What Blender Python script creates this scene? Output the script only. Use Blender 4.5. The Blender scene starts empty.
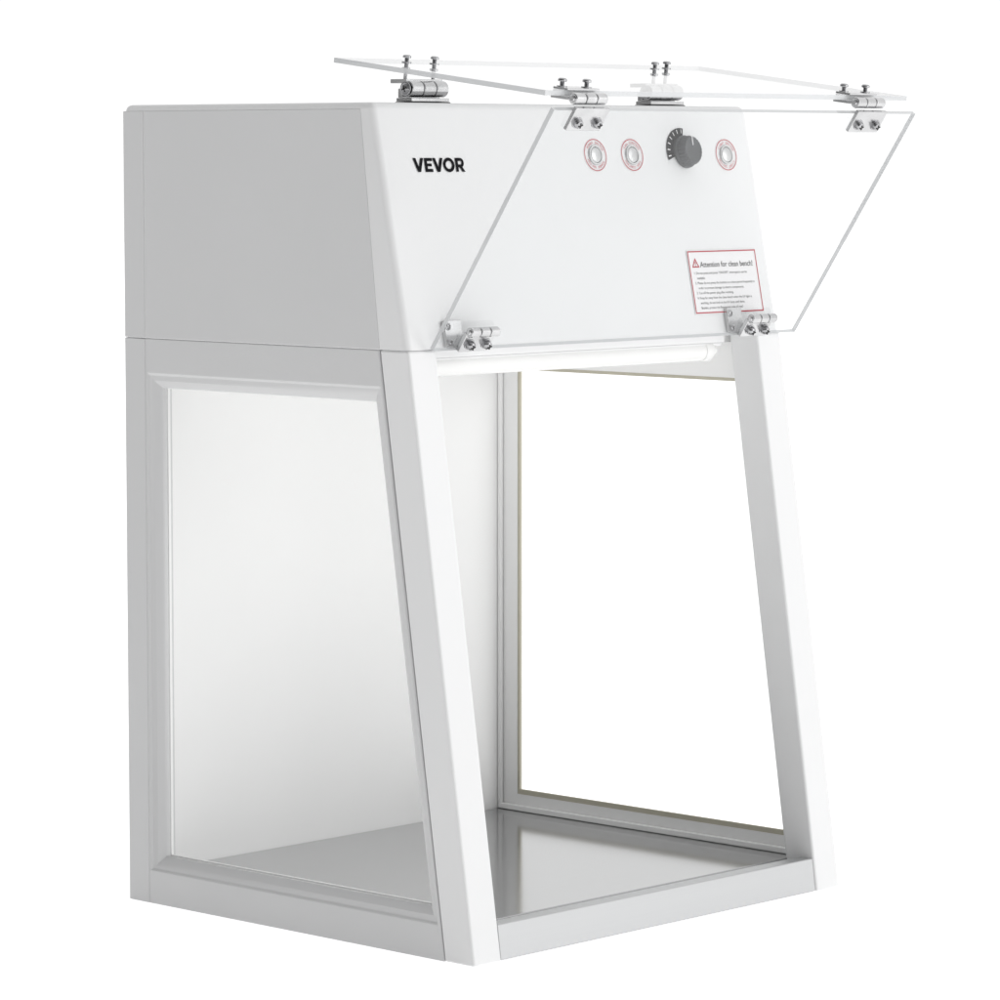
import bpy, bmesh, math
from mathutils import Vector, Matrix
V=Vector
sc=bpy.context.scene
W,D,H=0.476,0.4223,0.70
ZS=0.498          # seam height
YS=0.074; YT=0.115
# ------------------------------------------------------------------ materials
def newmat(name):
    m=bpy.data.materials.new(name); m.use_nodes=True
    nt=m.node_tree; b=nt.nodes["Principled BSDF"]; return m,nt,b
def paint(name,col,rough=0.38,var=0.02,bump=0.02,scale=900,spec=.5):
    m,nt,b=newmat(name)
    tc=nt.nodes.new("ShaderNodeTexCoord")
    n=nt.nodes.new("ShaderNodeTexNoise"); n.inputs["Scale"].default_value=7; n.inputs["Detail"].default_value=4
    nt.links.new(tc.outputs["Object"],n.inputs["Vector"])
    r=nt.nodes.new("ShaderNodeValToRGB")
    r.color_ramp.elements[0].position=.3; r.color_ramp.elements[1].position=.7
    r.color_ramp.elements[0].color=(*[c*(1-var) for c in col],1); r.color_ramp.elements[1].color=(*col,1)
    nt.links.new(n.outputs["Fac"],r.inputs["Fac"]); nt.links.new(r.outputs["Color"],b.inputs["Base Color"])
    if bump:
        n2=nt.nodes.new("ShaderNodeTexNoise"); n2.inputs["Scale"].default_value=scale
        nt.links.new(tc.outputs["Object"],n2.inputs["Vector"])
        bp=nt.nodes.new("ShaderNodeBump"); bp.inputs["Strength"].default_value=bump; bp.inputs["Distance"].default_value=0.001
        nt.links.new(n2.outputs["Fac"],bp.inputs["Height"]); nt.links.new(bp.outputs["Normal"],b.inputs["Normal"])
    b.inputs["Roughness"].default_value=rough; b.inputs["Specular IOR Level"].default_value=spec
    return m
M_white=paint("white_powder_coat",(.82,.822,.825),.42,.012,.08)
M_white_shade=paint("white_coat_side_shade",(.66,.662,.666),.5,.02,.08)  # same white coat, side shade put into the darker colour
M_inner=paint("white_inner_sheet",(.94,.94,.935),.4,.015,.05)
M_plastic=paint("white_plastic_tube",(.85,.85,.84),.25,.01,.0)
M_knob=paint("dark_grey_plastic",(.085,.09,.095),.5,.1,.05,spec=.4)
M_black=paint("black_ink",(.008,.008,.010),.7,.05,0,spec=.08)
M_red=paint("red_ink",(.50,.02,.04),.6,.05,0,spec=.1)
M_paper=paint("label_film",(.87,.86,.865),.35,.01,0)
M_dark=paint("dark_rubber_and_slot_shade",(.03,.03,.03),.6,.1,0)  # rubber pads, and the painted shade in screw slots
M_gasket=paint("beige_gasket",(.55,.52,.42),.5,.08,0)
def steel(name,col,rough,aniso_axis=None,streak=.12,metal=1):
    m,nt,b=newmat(name)
    b.inputs["Metallic"].default_value=metal
    tc=nt.nodes.new("ShaderNodeTexCoord"); mp=nt.nodes.new("ShaderNodeMapping")
    nt.links.new(tc.outputs["Object"],mp.inputs["Vector"])
    s={None:(40,40,40),'x':(3,900,900),'y':(900,3,900)}[aniso_axis]
    mp.inputs["Scale"].default_value=s
    n=nt.nodes.new("ShaderNodeTexNoise"); n.inputs["Scale"].default_value=1; n.inputs["Detail"].default_value=3
    nt.links.new(mp.outputs["Vector"],n.inputs["Vector"])
    r=nt.nodes.new("ShaderNodeValToRGB")
    r.color_ramp.elements[0].position=.25; r.color_ramp.elements[1].position=.75
    r.color_ramp.elements[0].color=(*[c*(1-streak) for c in col],1); r.color_ramp.elements[1].color=(*[min(1,c*(1+streak)) for c in col],1)
    nt.links.new(n.outputs["Fac"],r.inputs["Fac"]); nt.links.new(r.outputs["Color"],b.inputs["Base Color"])
    mr=nt.nodes.new("ShaderNodeMapRange"); mr.inputs["To Min"].default_value=rough*.8; mr.inputs["To Max"].default_value=rough*1.3
    nt.links.new(n.outputs["Fac"],mr.inputs["Value"]); nt.links.new(mr.outputs["Result"],b.inputs["Roughness"])
    return m
M_floor=steel("brushed_steel_deck",(.44,.443,.448),.12,'x',.05,.8)
M_beam=steel("brushed_steel_beam",(.54,.545,.55),.45,'x',.03)
M_button=steel("satin_button_metal",(.56,.56,.56),.35,None,.05)
M_chrome=steel("bright_steel",(.55,.55,.555),.2,None,.15)
M_screw=steel("screw_steel",(.40,.40,.41),.22,None,.2)
def acrylic(name,tint,diff,edge=False):
    m=bpy.data.materials.new(name); m.use_nodes=True; nt=m.node_tree; nt.nodes.clear()
    o=nt.nodes.new("ShaderNodeOutputMaterial")
    t=nt.nodes.new("ShaderNodeBsdfTransparent"); t.inputs["Color"].default_value=(*tint,1)
    g=nt.nodes.new("ShaderNodeBsdfGlossy"); g.inputs["Roughness"].default_value=.03; g.inputs["Color"].default_value=(.95,.95,.95,1)
    d=nt.nodes.new("ShaderNodeBsdfDiffuse"); d.inputs["Color"].default_value=(.8,.81,.81,1) if not edge else (.70,.71,.72,1)
    fr=nt.nodes.new("ShaderNodeFresnel"); fr.inputs["IOR"].default_value=1.45
    ge=nt.nodes.new("ShaderNodeNewGeometry")
    inv=nt.nodes.new("ShaderNodeMath"); inv.operation='SUBTRACT'; inv.inputs[0].default_value=1
    nt.links.new(ge.outputs["Backfacing"],inv.inputs[1])
    mu=nt.nodes.new("ShaderNodeMath"); mu.operation='MULTIPLY'
    nt.links.new(fr.outputs[0],mu.inputs[0]); nt.links.new(inv.outputs[0],mu.inputs[1])
    nz=nt.nodes.new("ShaderNodeTexNoise"); nz.inputs["Scale"].default_value=3
    tc=nt.nodes.new("ShaderNodeTexCoord"); nt.links.new(tc.outputs["Object"],nz.inputs["Vector"])
    mr=nt.nodes.new("ShaderNodeMapRange"); mr.inputs["To Min"].default_value=diff*.9; mr.inputs["To Max"].default_value=diff*1.1
    nt.links.new(nz.outputs["Fac"],mr.inputs["Value"])
    m1=nt.nodes.new("ShaderNodeMixShader"); nt.links.new(mr.outputs["Result"],m1.inputs[0])
    nt.links.new(t.outputs[0],m1.inputs[1]); nt.links.new(d.outputs[0],m1.inputs[2])
    m2=nt.nodes.new("ShaderNodeMixShader"); nt.links.new(mu.outputs[0],m2.inputs[0])
    nt.links.new(m1.outputs[0],m2.inputs[1]); nt.links.new(g.outputs[0],m2.inputs[2])
    nt.links.new(m2.outputs[0],o.inputs["Surface"]); return m
M_acr=acrylic("clear_acrylic",(.982,.985,.986),.012)
M_edge=acrylic("acrylic_cut_edge",(.82,.83,.84),.88,True)
M_pane=acrylic("window_glass",(.995,.996,.995),.003)

# ------------------------------------------------------------------ helpers
def link(me,name,mats,parent=None,bevel=0,seg=3,smooth=True,angle=40):
    ob=bpy.data.objects.new(name,me); sc.collection.objects.link(ob)
    for m in (mats if isinstance(mats,(list,tuple)) else [mats]): me.materials.append(m)
    if parent: ob.parent=parent
    if bevel:
        b=ob.modifiers.new("bevel","BEVEL"); b.width=bevel; b.segments=seg; b.limit_method='ANGLE'; b.angle_limit=math.radians(25); b.harden_normals=False
    if smooth:
        for p in me.polygons: p.use_smooth=True
        try: me.set_sharp_from_angle(angle=math.radians(angle))
        except Exception: pass
        if bevel:
            w=ob.modifiers.new("wn","WEIGHTED_NORMAL"); w.keep_sharp=True
    return ob
class B:
    def __init__(s): s.bm=bmesh.new()
    def box(s,lo,hi,frame=None,mi=0):
        c=[V((x,y,z)) for x in (lo[0],hi[0]) for y in (lo[1],hi[1]) for z in (lo[2],hi[2])]
        if frame: c=[frame@p for p in c]
        v=[s.bm.verts.new(p) for p in c]
        for f in ((0,1,3,2),(4,6,7,5),(0,4,5,1),(2,3,7,6),(0,2,6,4),(1,5,7,3)):
            s.bm.faces.new([v[i] for i in f]).material_index=mi
    def prism(s,prof,x0,x1,mi=0):
        a=[s.bm.verts.new((x0,y,z)) for y,z in prof]; b=[s.bm.verts.new((x1,y,z)) for y,z in prof]
        s.bm.faces.new(a).material_index=mi; s.bm.faces.new(b[::-1]).material_index=mi
        n=len(prof)
        for i in range(n): s.bm.faces.new((a[i],b[i],b[(i+1)%n],a[(i+1)%n])).material_index=mi
    def lathe(s,prof,frame,seg=24,mi=0,rfun=None):
        rings=[]
        for r,h in prof:
            if r<1e-7: rings.append([s.bm.verts.new(frame@V((0,0,h)))])
            else: rings.append([s.bm.verts.new(frame@V(((r*(rfun(i,r) if rfun else 1))*math.cos(2*math.pi*i/seg),(r*(rfun(i,r) if rfun else 1))*math.sin(2*math.pi*i/seg),h))) for i in range(seg)])
        for a,b in zip(rings,rings[1:]):
            for i in range(seg):
                j=(i+1)%seg
                if len(a)==1 and len(b)==1: continue
                if len(a)==1: f=(a[0],b[i],b[j])
                elif len(b)==1: f=(a[i],a[j],b[0])
                else: f=(a[i],a[j],b[j],b[i])
                s.bm.faces.new(f).material_index=mi
    def poly(s,pts,frame,mi=0):
        s.bm.faces.new([s.bm.verts.new(frame@V((p[0],p[1],p[2] if len(p)>2 else 0))) for p in pts]).material_index=mi
    def done(s,name,mats,parent=None,recalc=True,**k):
        if recalc: bmesh.ops.recalc_face_normals(s.bm,faces=s.bm.faces[:])
        me=bpy.data.meshes.new(name); s.bm.to_mesh(me); s.bm.free()
        return link(me,name,mats,parent,**k)
def frame(o,x,y,z):
    m=Matrix.Identity(4)
    for i,a in enumerate((x,y,z)):
        a=V(a).normalized()
        for j in range(3): m[j][i]=a[j]
    for j in range(3): m[j][3]=o[j]
    return m
# front panel frame : local x = width, y = up the slope, z = outward
upv=V((0,YT-YS,H-ZS)).normalized(); nout=V((1,0,0)).cross(upv)
FP=frame(V((0,YS,ZS)),(1,0,0),upv,nout)
def fp(x,z,off=0): # frame at cabinet x, height z
    return FP@Matrix.Translation((x,(z-ZS)/upv.z,off))

root=bpy.data.objects.new("clean_bench",None); sc.collection.objects.link(root)
root["label"]="white laminar flow clean bench with folded-up clear acrylic shield"
root["category"]="clean bench"

# ------------------------------------------------------------------ housing
b=B(); g=.0001
b.prism([(D,ZS+g),(D,H),(YT,H),(YS+.0002,ZS+g)],0,W)
ed=[e for e in b.bm.edges if not all(v.co.z<ZS+.01 for v in e.verts)]
bmesh.ops.recalc_face_normals(b.bm,faces=b.bm.faces[:])
bmesh.ops.bevel(b.bm,geom=ed,offset=.006,segments=5,profile=.5,affect='EDGES')
housing=b.done("housing",M_white,root)
# side skins of the housing, sheet folded over the body
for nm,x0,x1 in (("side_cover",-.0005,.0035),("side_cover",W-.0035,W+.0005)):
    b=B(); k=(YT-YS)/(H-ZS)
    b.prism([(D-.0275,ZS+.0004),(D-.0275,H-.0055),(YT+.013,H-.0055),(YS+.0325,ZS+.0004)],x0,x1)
    b.done(nm,M_white_shade,housing,bevel=.0004,seg=2)

# ------------------------------------------------------------------ side frames
LS=YS/ZS
def legy(z,off=.033): return off+LS*z
def side_frame(mirror):
    X=(lambda x: W-x) if mirror else (lambda x: x)
    T=.018 if not mirror else .015
    z0,z1=0,ZS-g
    outer=[(D,z0),(D,z1),(legy(z1,.0338),z1),(legy(0,.0338),z0)]
    bz0,bz1=.030,.4675
    def ring(i):
        if mirror: return [(.3965-i,bz0+i),(.3965-i,bz1-i),(legy(bz1-i,.0345+i*.02),bz1-i),(legy(bz0+i,.0345+i*.02),bz0+i)]
        return [(.3937-i,bz0+i),(.3937-i,bz1-i),(legy(bz1,.0368)+i*.95,bz1-i),(legy(bz0,.0368)+i*1.1,bz0+i)]
    loops=[(T,outer),(0,outer),(0,ring(0)),(.0016,ring(.0012)),(.0030,ring(.0065)),(.0075,ring(.0125)),(T,ring(.0125))]
    bm=bmesh.new(); R=[[bm.verts.new((X(x),y,z)) for y,z in l] for x,l in loops]
    n=len(R)
    for a in range(n):
        A=R[a];Bq=R[(a+1)%n]
        for i in range(4):
            j=(i+1)%4; bm.faces.new((A[i],A[j],Bq[j],Bq[i]))
    bmesh.ops.recalc_face_normals(bm,faces=bm.faces[:])
    me=bpy.data.meshes.new("side_frame"); bm.to_mesh(me); bm.free()
    fo=link(me,"side_frame",M_white_shade if not mirror else M_inner,root,bevel=.0009 if not mirror else 0,seg=2)
    # pane
    rr=ring(.010 if not mirror else .0124)
    b=B(); xs=sorted((X(.0090),X(.0120)))
    b.prism(rr,*xs); b.done("window_pane",M_pane,fo,smooth=False)
    # gasket on the inside of the opening
    a_=ring(.0126); c_=ring(.0155 if mirror else .0135)
    if mirror:
        c_[0]=(c_[0][0],c_[0][1]+.0018); c_[3]=(c_[3][0],c_[3][1]+.0018)
    b=B(); 
    v0=[[b.bm.verts.new((X(xx),y,z)) for y,z in l] for xx,l in ((.0122,a_),(.0146,a_),(.0146,c_),(.0122,c_))]
    for a in range(4):
        A=v0[a];Bq=v0[(a+1)%4]
        for i in range(4):
            j=(i+1)%4; b.bm.faces.new((A[i],A[j],Bq[j],Bq[i]))
    b.done("window_gasket",M_gasket if mirror else M_inner,fo,smooth=False)
    return fo
side_frame(False); rf=side_frame(True)

# rear corner strips
b=B(); b.box((-.0006,D-.0265,.0005),(.004,D-.0005,ZS-.0004)); b.done("corner_strip",M_white_shade,root,bevel=.0004,seg=2)
b=B(); b.box((-.0006,D-.0265,ZS+.0004),(.004,D-.0005,H-.0055)); b.done("corner_strip",M_white_shade,root,bevel=.0004,seg=2)
# back panel
b=B(); b.box((.0182,D-.0155,.002),(W-.0152,D-.0005,ZS-g)); b.done("back_panel",M_inner,root,bevel=.001)
# inner corner trim (rear right and left)
for x0,x1 in ((W-.0195,W-.0156),(.0186,.0225)):
    b=B(); b.box((x0,D-.0205,.03),(x1,D-.0160,ZS-.003)); b.done("corner_trim",M_inner,root,bevel=.0012)
# posts
for x0,x1 in ((0,.0328),(.4435,W)):
    b=B(); b.prism([(0,0),(YS-.0004,ZS-g),(YS+.0326,ZS-g),(.0330,0)],x0,x1); b.done("front_post",M_white,root,bevel=.0022,seg=4)
# under-ceiling
b=B(); b.box((.0186,.112,ZS-.010),(W-.0156,D-.0160,ZS-.0015)); b.done("ceiling_panel",M_inner,root)

# ------------------------------------------------------------------ base
b=B(); b.prism([(.0012,.0008),(.0052,.0298),(.020,.0298),(.0205,.0262),(.030,.0262),(.030,.0008)],.0332,.4431)
beam=b.done("base_beam",M_beam,root,bevel=.0009,seg=2)
b=B(); b.box((.0188,.0345,.012),(W-.0156,D-.0160,.0265)); deck=b.done("work_surface",M_floor,root,bevel=.001,seg=2)
b=B(); b.box((W-.0195,.045,.0268),(W-.0156,D-.0165,.0325)); b.done("skirting_strip",M_inner,root,bevel=.001)

# ------------------------------------------------------------------ lamp tube
b=B()
fr=frame(V((.034,.092,.4832)),(0,1,0),(0,0,1),(1,0,0))
b.lathe([(0,0),(.0085,0),(.0095,.001),(.0095,.008),(.0088,.0085),(.0088,.352),(.0095,.3525),(.0095,.362),(.0085,.3635),(.0050,.364),(.0050,.370),(0,.3705)],fr,32)
tube=b.done("lamp_tube",M_plastic,root)
b=B(); b.box((.034,.0815,.4905),(.408,.112,.4970)); b.box((.034,.0850,.4872),(.408,.108,.4902)); b.done("lamp_holder",M_white,tube,bevel=.0007)

# ------------------------------------------------------------------ control panel
def ringpoly(bq,r0,r1,F,a0=0,a1=360,n=48,mi=0,z=0):
    A=[math.radians(a0+(a1-a0)*i/n) for i in range(n+1)]
    for i in range(n):
        p=[(r0*math.cos(A[i]),r0*math.sin(A[i]),z),(r1*math.cos(A[i]),r1*math.sin(A[i]),z),(r1*math.cos(A[i+1]),r1*math.sin(A[i+1]),z),(r0*math.cos(A[i+1]),r0*math.sin(A[i+1]),z)]
        bq.poly(p,F,mi)
def text_mesh(txt,size,F,bold=0,align='LEFT'):
    cu=bpy.data.curves.new("t","FONT"); cu.body=txt; cu.size=size; cu.offset=bold; cu.align_x=align; cu.resolution_u=3
    ob=bpy.data.objects.new("t",cu); sc.collection.objects.link(ob)
    dg=bpy.context.evaluated_depsgraph_get(); me=bpy.data.meshes.new_from_object(ob.evaluated_get(dg))
    me.transform(F); bpy.data.objects.remove(ob); bpy.data.curves.remove(cu); return me
def addmesh(bq,me,mi=0):
    n=len(bq.bm.faces); bq.bm.from_mesh(me); bq.bm.faces.ensure_lookup_table()
    for f in bq.bm.faces[n:]: f.material_index=mi
    bpy.data.meshes.remove(me)
for x,txt in ((.2625,"POWER SWITCH"),(.3105,"FAN CONTROL"),(.4378,"LIGHT SWITCH")):
    F=fp(x,.6566,.0006)
    b=B()
    ringpoly(b,.0134,.0141,F,mi=1)
    n=len(txt)
    for rep in range(2):
        for i,ch in enumerate(txt):
            ang=math.radians(90+180*rep-(i+.5)*130/n+60)
            Ft=F@Matrix.Rotation(ang-math.pi/2,4,'Z')@Matrix.Translation((0,.0098,.0001))
            if ch!=' ': addmesh(b,text_mesh(ch,.0031,Ft,0,'CENTER'),1)
    b.lathe([(.0086,-.0003),(.0086,.0006),(.0082,.0010),(.0072,.0010),(.0069,-.0002),(.0065,.0007),(.0060,.0010),(0,.0010)],F,40,0)
    b.done("push_button",[M_button,M_red],housing,recalc=False)
# knob and dial
F=fp(.3785,.6592,.0006)
b=B()
ringpoly(b,.0118,.0215,F,78,200,40,0)
for i in range(7):
    a=math.radians(86+i*17.5); c,s_=math.cos(a),math.sin(a); w=.00032; k=1+i*.12
    r0,r1=(.0168,.0204)
    b.poly([(r0*c+w*s_*k,r0*s_-w*c*k,.0004),(r1*c+w*s_*k,r1*s_-w*c*k,.0004),(r1*c-w*s_*k,r1*s_+w*c*k,.0004),(r0*c-w*s_*k,r0*s_+w*c*k,.0004)],F,1)
b.done("dial_scale",[M_black,M_paper],housing,smooth=False,recalc=False)
b=B()
F=fp(.3810,.6592,.0006)
rf_=lambda i,r: (1.0 if (i%4)<2 else .955) if r>.0112 and r<.0136 else 1.0
b.lathe([(.0146,0),(.0146,.0020),(.0139,.0028),(.0135,.0032),(.0130,.0085),(.0120,.0102),(.0108,.0108),(.0100,.0104),(0,.0104)],F,96,0,rf_)
b.box((-.0004,.004,.0102),(.0004,.0122,.0112),F,1)
b.done("control_knob",[M_knob,M_paper],housing,angle=30)
# lettering
h=.0117; x0=.0372; F=fp(x0,.6487-h/2,.0006)@Matrix.Scale(h,4)
b=B(); xo=0
Vp=[(0,1),(.29,1),(.53,.34),(.77,1),(1.06,1),(.68,0),(.38,0)]
E=[(0,0),(.78,0),(.78,.22),(.26,.22),(.26,.4),(.70,.4),(.70,.6),(.26,.6),(.26,.78),(.78,.78),(.78,1),(0,1)]
def put(pts,dx): b.poly([(x+dx,y) for x,y in pts],F)
put(Vp,0); put(E,1.14); put(Vp,1.96)
cx=3.02+.56
for i in range(48):
    a0,a1=2*math.pi*i/48,2*math.pi*(i+1)/48
    q=[(cx+rx*math.cos(a),.5+ry*math.sin(a)) for rx,ry,a in ((.32,.29,a0),(.57,.52,a0),(.57,.52,a1),(.32,.29,a1))]
    b.poly(q,F)
rx=4.26
put([(0,0),(.26,0),(.26,1),(0,1)],rx)
put([(.26,.78),(.26,1),(.52,1),(.52,.78)],rx); put([(.26,.32),(.26,.53),(.52,.53),(.52,.32)],rx)
for i in range(14):
    a0,a1=[-math.pi/2+math.pi*k/14 for k in (i,i+1)]
    q=[(rx+.52+r1*math.cos(a),(.66 if r1>.2 else .655)+r1*math.sin(a)*1.0) for r1,a in ((.125,a0),(.34,a0),(.34,a1),(.125,a1))]
    b.poly(q,F)
put([(.40,.32),(.66,.35),(.92,0),(.62,0)],rx)
b.done("brand_lettering",M_black,housing,smooth=False,recalc=False)
# warning label
lx0,lx1,lz0,lz1=.3635,.4580,.5165,.5725
F=fp(lx0,lz0,.0005); lw=lx1-lx0; lh=(lz1-lz0)/upv.z
b=B()
b.poly([(0,0,0),(lw,0,0),(lw,lh,0),(0,lh,0)],F,0)
t=.0011; m_=.0006; z=.0002
for (ax,ay,bx,by) in ((m_,m_,lw-m_,m_+t),(m_,lh-m_-t,lw-m_,lh-m_),(m_,m_+t,m_+t,lh-m_-t),(lw-m_-t,m_+t,lw-m_,lh-m_-t)):
    b.poly([(ax,ay,z),(bx,ay,z),(bx,by,z),(ax,by,z)],F,1)
# triangle
tx,ty,ts=.0095,lh-.0125,.0050
tri=[V((tx+ts*1.15*math.cos(a),ty+ts*1.15*math.sin(a),z)) for a in (math.pi/2,math.pi/2+2.094,math.pi/2+4.189)]
tri2=[V((tx,ty,z))+(p-V((tx,ty,z)))*.62 for p in tri]
for i in range(3):
    j=(i+1)%3; b.poly([tri[i],tri[j],tri2[j],tri2[i]],F,1)
b.poly([(tx-.0004,ty-.0006,z),(tx+.0004,ty-.0006,z),(tx+.0005,ty+.0022,z),(tx-.0005,ty+.0022,z)],F,1)
b.poly([(tx-.0004,ty-.0018,z),(tx+.0004,ty-.0018,z),(tx+.0004,ty-.0010,z),(tx-.0004,ty-.0010,z)],F,1)
addmesh(b,text_mesh("Attention for clean bench!",.0070,F@Matrix.Translation((.0156,lh-.0152,z))@Matrix.Scale(.97,4,(1,0,0)),.00004),2)
lines=["1. Do not press and press \"ON/OFF\", interruption can be",
"    available.",
"2. Please do not press the buttons in a short period frequently in",
"    order to prevent damage to electric components.",
"3. Cut off the power plug after working.",
"4. Keep far away from the clean bench when the UV light is",
"    working, do not look at the UV lamp until done.",
"    Besides, protect the fluorescent tube of eyes!"]
for i,l in enumerate(lines):
    addmesh(b,text_mesh(l,.0031,F@Matrix.Translation((.0055,lh-.0215-i*.00445,z)),-.00001),2)
b.done("warning_label",[M_paper,M_red,M_black],housing,smooth=False,recalc=False)

# ------------------------------------------------------------------ shield panels
SX0,SX1=.0234,.4905; TH=.0042
pB0=V((0,.0700,.4985)); pB1=V((0,-.0640,.6935))
dB=(pB1-pB0).normalized(); nB=V((1,0,0)).cross(dB)   # outward (front/down)
pA0=V((0,-.0560,.7060)); pA1=V((0,.183,.7355))
dA=(pA1-pA0).normalized(); nA=V((1,0,0)).cross(dA)   # up
def plate(name,p0,d,n,L):
    F=frame(V((SX0,p0.y,p0.z)),(1,0,0),d,n)
    b=B(); w=SX1-SX0
    b.box((0,0,-TH/2),(w,L,TH/2),F)
    b.bm.normal_update()
    for f in b.bm.faces:
        c=F.inverted()@f.calc_center_median()
        if abs(abs(c.z)-TH/2)>1e-4: f.material_index=1
    return b.done(name,[M_acr,M_edge],root,smooth=False)
LB=(pB1-pB0).length; LA=(pA1-pA0).length
sB=plate("shield_panel",pB0,dB,nB,LB); sB["label"]="front flap of the clear acrylic shield"
sA=plate("shield_panel",pA0,dA,nA,LA); sA["label"]="raised top plate of the clear acrylic shield"

# ------------------------------------------------------------------ hinges
def screw(parent,o,n,r=.0036,hh=.003,base=0,up=None):
    n=V(n).normalized(); t=V((1,0,0)) if abs(n.x)<.9 else V((0,1,0))
    y=n.cross(t).normalized(); F=frame(o,t,y,n)
    b=B()
    b.lathe([(r*1.25,base),(r*1.25,base+.0006),(r,base+.0007),(r,base+hh*.45),(r*.85,base+hh*.8),(r*.5,base+hh),(0,base+hh*1.05)],F,20,0)
    for k in range(2):
        R=F@Matrix.Rotation(math.radians(20+90*k),4,'Z')
        b.box((-r*.6,-r*.13,base+hh*.75),(r*.6,r*.13,base+hh*1.09),R,1)  # dark bars paint the shade of the cross recess
    b.done("screw",[M_screw,M_dark],parent,angle=35)
def bolt(parent,o,n,L=.011,r=.0021,tail=0):
    n=V(n).normalized(); t=V((1,0,0)); y=n.cross(t).normalized(); F=frame(o,t,y,n)
    b=B()
    b.lathe([(r*2.0,0),(r*2.0,.0007),(r*1.0,.0008)],F,20,0)
    if tail: b.lathe([(0,-tail),(r*.75,-tail),(r*.75,-.0001),(0,-.0001)],F,16,0)
    prof=[(r*.95,.0008)]; z=.0008
    while z<L*.5: prof+= [(r*.95,z),(r*.8,z+.0004),(r*.95,z+.0008)]; z+=.0008
    prof+=[(r*1.65,L*.60),(r*1.75,L*.68),(r*1.7,L*.86),(r*1.2,L*.97),(0,L)]
    b.lathe(prof,F,20,0)
    b.done("bolt",[M_screw],parent,angle=50)
def knuckles(b,o,r,L,n=3):
    seg=L/n
    for i in range(n):
        F=frame(o+V((-L/2+i*seg+.0004,0,0)),(0,1,0),(0,0,1),(1,0,0))
        l=seg-.0008
        b.lathe([(0,0),(r*.85,0),(r,.0005),(r,l-.0005),(r*.85,l),(0,l)],F,24,0)
    F=frame(o+V((-L/2-.0012,0,0)),(0,1,0),(0,0,1),(1,0,0))
    b.lathe([(0,0),(r*.5,0),(r*.55,.0006),(r*.55,L+.0018),(r*.5,L+.0024),(0,L+.0024)],F,16,0)
# fold hinges
fold=V((0,-.0655,.7015))
for x in (.0640,.4240):
    o=V((x,fold.y,fold.z)); b=B()
    knuckles(b,o,.0048,.038,3)
    oB=V((x,pB1.y,pB1.z))+nB*(TH/2+.0016)
    F=frame(oB,(1,0,0),dB,nB)
    b.box((-.0200,-.0170,-.0014),(.0200,.004,.0022),F)
    oA=V((x,pA0.y,pA0.z))-nA*(TH/2+.0016)
    F2=frame(oA,(1,0,0),dA,nA)
    b.box((-.0190,-.006,-.0013),(.0190,.014,.0013),F2)
    F3=frame(V((x,pA0.y,pA0.z))+nA*(TH/2+.0012),(1,0,0),dA,nA)
    b.box((-.0190,-.004,-.001),(.0190,.012,.001),F3)
    hg=b.done("hinge",M_chrome,root,bevel=.0006,seg=2)
    for dx in (-.0115,.0115):
        screw(hg,F@V((dx,-.0092,.0022)),nB,.0040,.0045)
    bolt(hg,F3@V((-.0125,.0085,.001)),nA,.0070); bolt(hg,F3@V((.0110,.0035,.001)),nA,.0070)
# lower hinges
for x in (.0725,.4320):
    b=B()
    F=frame(V((x,pB0.y,pB0.z))+nB*(TH/2+.0016),(1,0,0),dB,nB)
    knuckles(b,F@V((-.0060,.021,.003)),.0042,.034,3)
    b.box((-.0235,.001,-.0014),(.0105,.019,.0026),F)
    Fh=fp(x,.5085,.0014)
    b.box((-.0300,-.0100,-.001),(-.0095,.0125,.0025),Fh)
    hg=b.done("hinge",M_chrome,root,bevel=.0006,seg=2)
    for dx in (-.0155,.0040): screw(hg,F@V((dx,.0090,.0026)),nB,.0040,.0055)
    for dy in (-.0055,.0075): screw(hg,Fh@V((-.0262,dy,.0025)),nout,.0026,.002)
# top hinges
for x,sg,bx in ((.088,1,.003),(.390,-1,.007)):
    b=B(); yy=.146
    zA=pA0.z+(yy-pA0.y)*dA.z/dA.y
    b.box((x-.0235,yy-.0125,H+.0002),(x+.0235,yy+.0065,H+.0010),None,1)
    b.box((x-.0225,yy-.0120,H+.0012),(x+.0225,yy+.0060,H+.0042))
    b.box((x-.0225,yy-.001,H+.0043),(x+.0225,yy+.004,H+.0120))
    o=V((x,yy-.006,H+.0118)); knuckles(b,o,.0068,.044,3)
    b.box((x-.0215,yy-.005,H+.0165),(x+.0215,yy+.014,H+.0200))
    hg=b.done("hinge",[M_chrome,M_dark],root,bevel=.0006,seg=2)
    screw(hg,V((x-.0235,yy-.006,H+.0118)),(-1,0,0),.0048,.002)
    Ft=frame(V((x+bx,yy+.003,zA+.003*.1234))+nA*(TH/2),(1,0,0),dA,nA)
    bolt(hg,Ft@V((-.0125,.004*sg,0)),nA,.0066,tail=.014); bolt(hg,Ft@V((.0125,-.004*sg,0)),nA,.0066,tail=.014)

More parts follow.
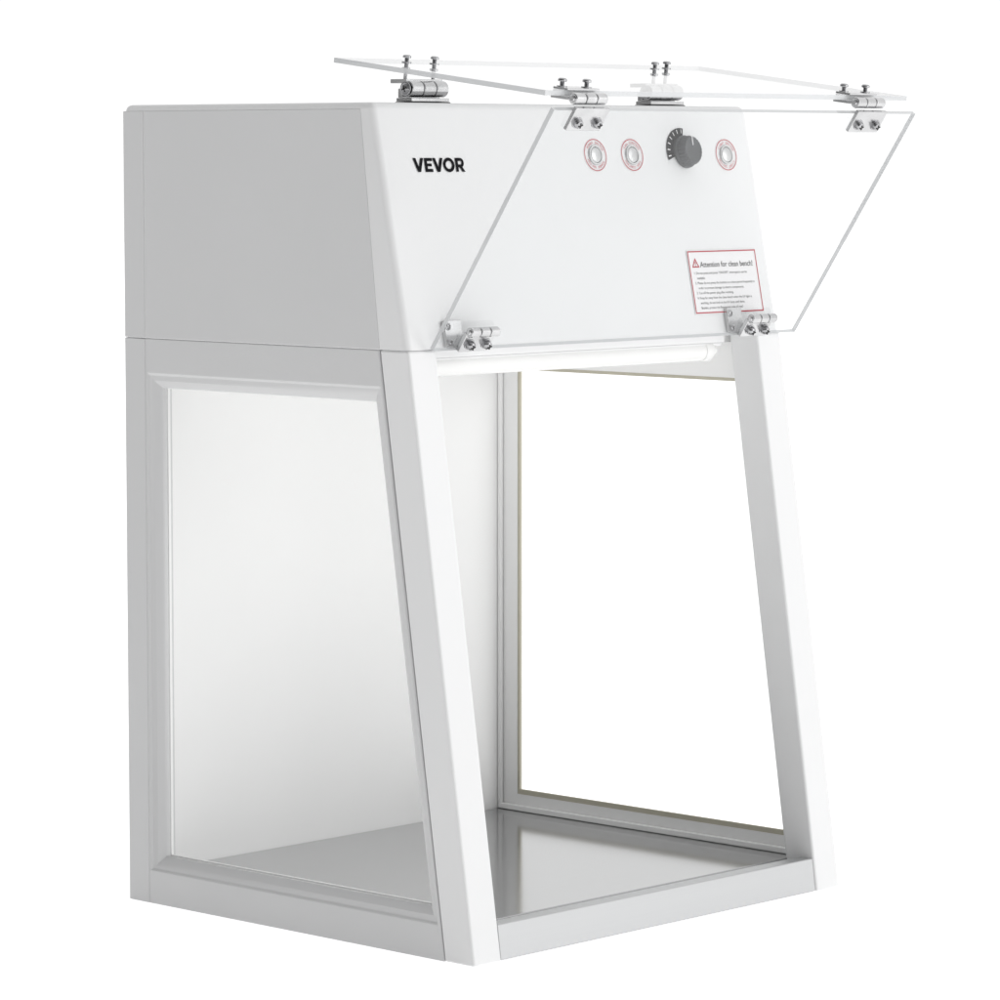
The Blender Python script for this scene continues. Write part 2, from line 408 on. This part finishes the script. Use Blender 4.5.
# ------------------------------------------------------------------ setting
b=B(); n=64
b.poly([(25*math.cos(2*math.pi*i/n),25*math.sin(2*math.pi*i/n)) for i in range(n)],Matrix.Translation((0,0,-.0006)))
M_g=paint("white_studio_floor_glow",(.9,.9,.9),.6,.01,0,spec=.1)
bs=M_g.node_tree.nodes["Principled BSDF"]; bs.inputs["Emission Color"].default_value=(1,1,1,1); bs.inputs["Emission Strength"].default_value=.60  # glow added to the floor to wash out shadows and brighten the cabinet
gr=b.done("ground",M_g,None,smooth=False,recalc=False); gr["kind"]="structure"

w=bpy.data.worlds.new("World"); sc.world=w; w.use_nodes=True; nt=w.node_tree
bg=nt.nodes["Background"]
tc=nt.nodes.new("ShaderNodeTexCoord"); dp=nt.nodes.new("ShaderNodeVectorMath"); dp.operation='DOT_PRODUCT'
dp.inputs[1].default_value=V((1,.12,.1)).normalized()
nt.links.new(tc.outputs["Generated"],dp.inputs[0])
mr=nt.nodes.new("ShaderNodeMapRange"); mr.interpolation_type='SMOOTHSTEP'
mr.inputs["From Min"].default_value=-.90; mr.inputs["From Max"].default_value=.40
mr.inputs["To Min"].default_value=.10; mr.inputs["To Max"].default_value=1.06
nt.links.new(dp.outputs["Value"],mr.inputs["Value"]); nt.links.new(mr.outputs["Result"],bg.inputs["Strength"])
bg.inputs["Color"].default_value=(1,1,1,1)

def area(name,loc,tgt,size,power):
    l=bpy.data.lights.new(name,'AREA'); l.size=size; l.energy=power; l.shape='SQUARE'
    o=bpy.data.objects.new(name,l); sc.collection.objects.link(o); o.location=loc
    o.rotation_euler=(V(tgt)-V(loc)).to_track_quat('-Z','Y').to_euler(); return o
area("added_key_area",(1.6,-2.6,1.3),(.25,.1,.45),1.6,18)  # unseen area lamp added to lift the front faces

# ------------------------------------------------------------------ camera
f=3866.0; pitch=math.atan(350/f); a=math.radians(43.4)
Fh=V((math.cos(a),math.sin(a),0)); R=V((math.sin(a),-math.cos(a),0)); U=V((0,0,1))
Fw=Fh*math.cos(pitch)-U*math.sin(pitch); Up=U*math.cos(pitch)+Fh*math.sin(pitch)
cam=bpy.data.cameras.new("camera"); co=bpy.data.objects.new("camera",cam); sc.collection.objects.link(co)
co.matrix_world=frame(V((-2.2305,-2.1383,.6610)),R,Up,-Fw)
cam.lens=36*f/1000; cam.sensor_width=36; cam.clip_end=200; cam.clip_start=.05
sc.camera=co
sc.view_settings.view_transform='Standard'; sc.view_settings.look='None'; sc.view_settings.exposure=0
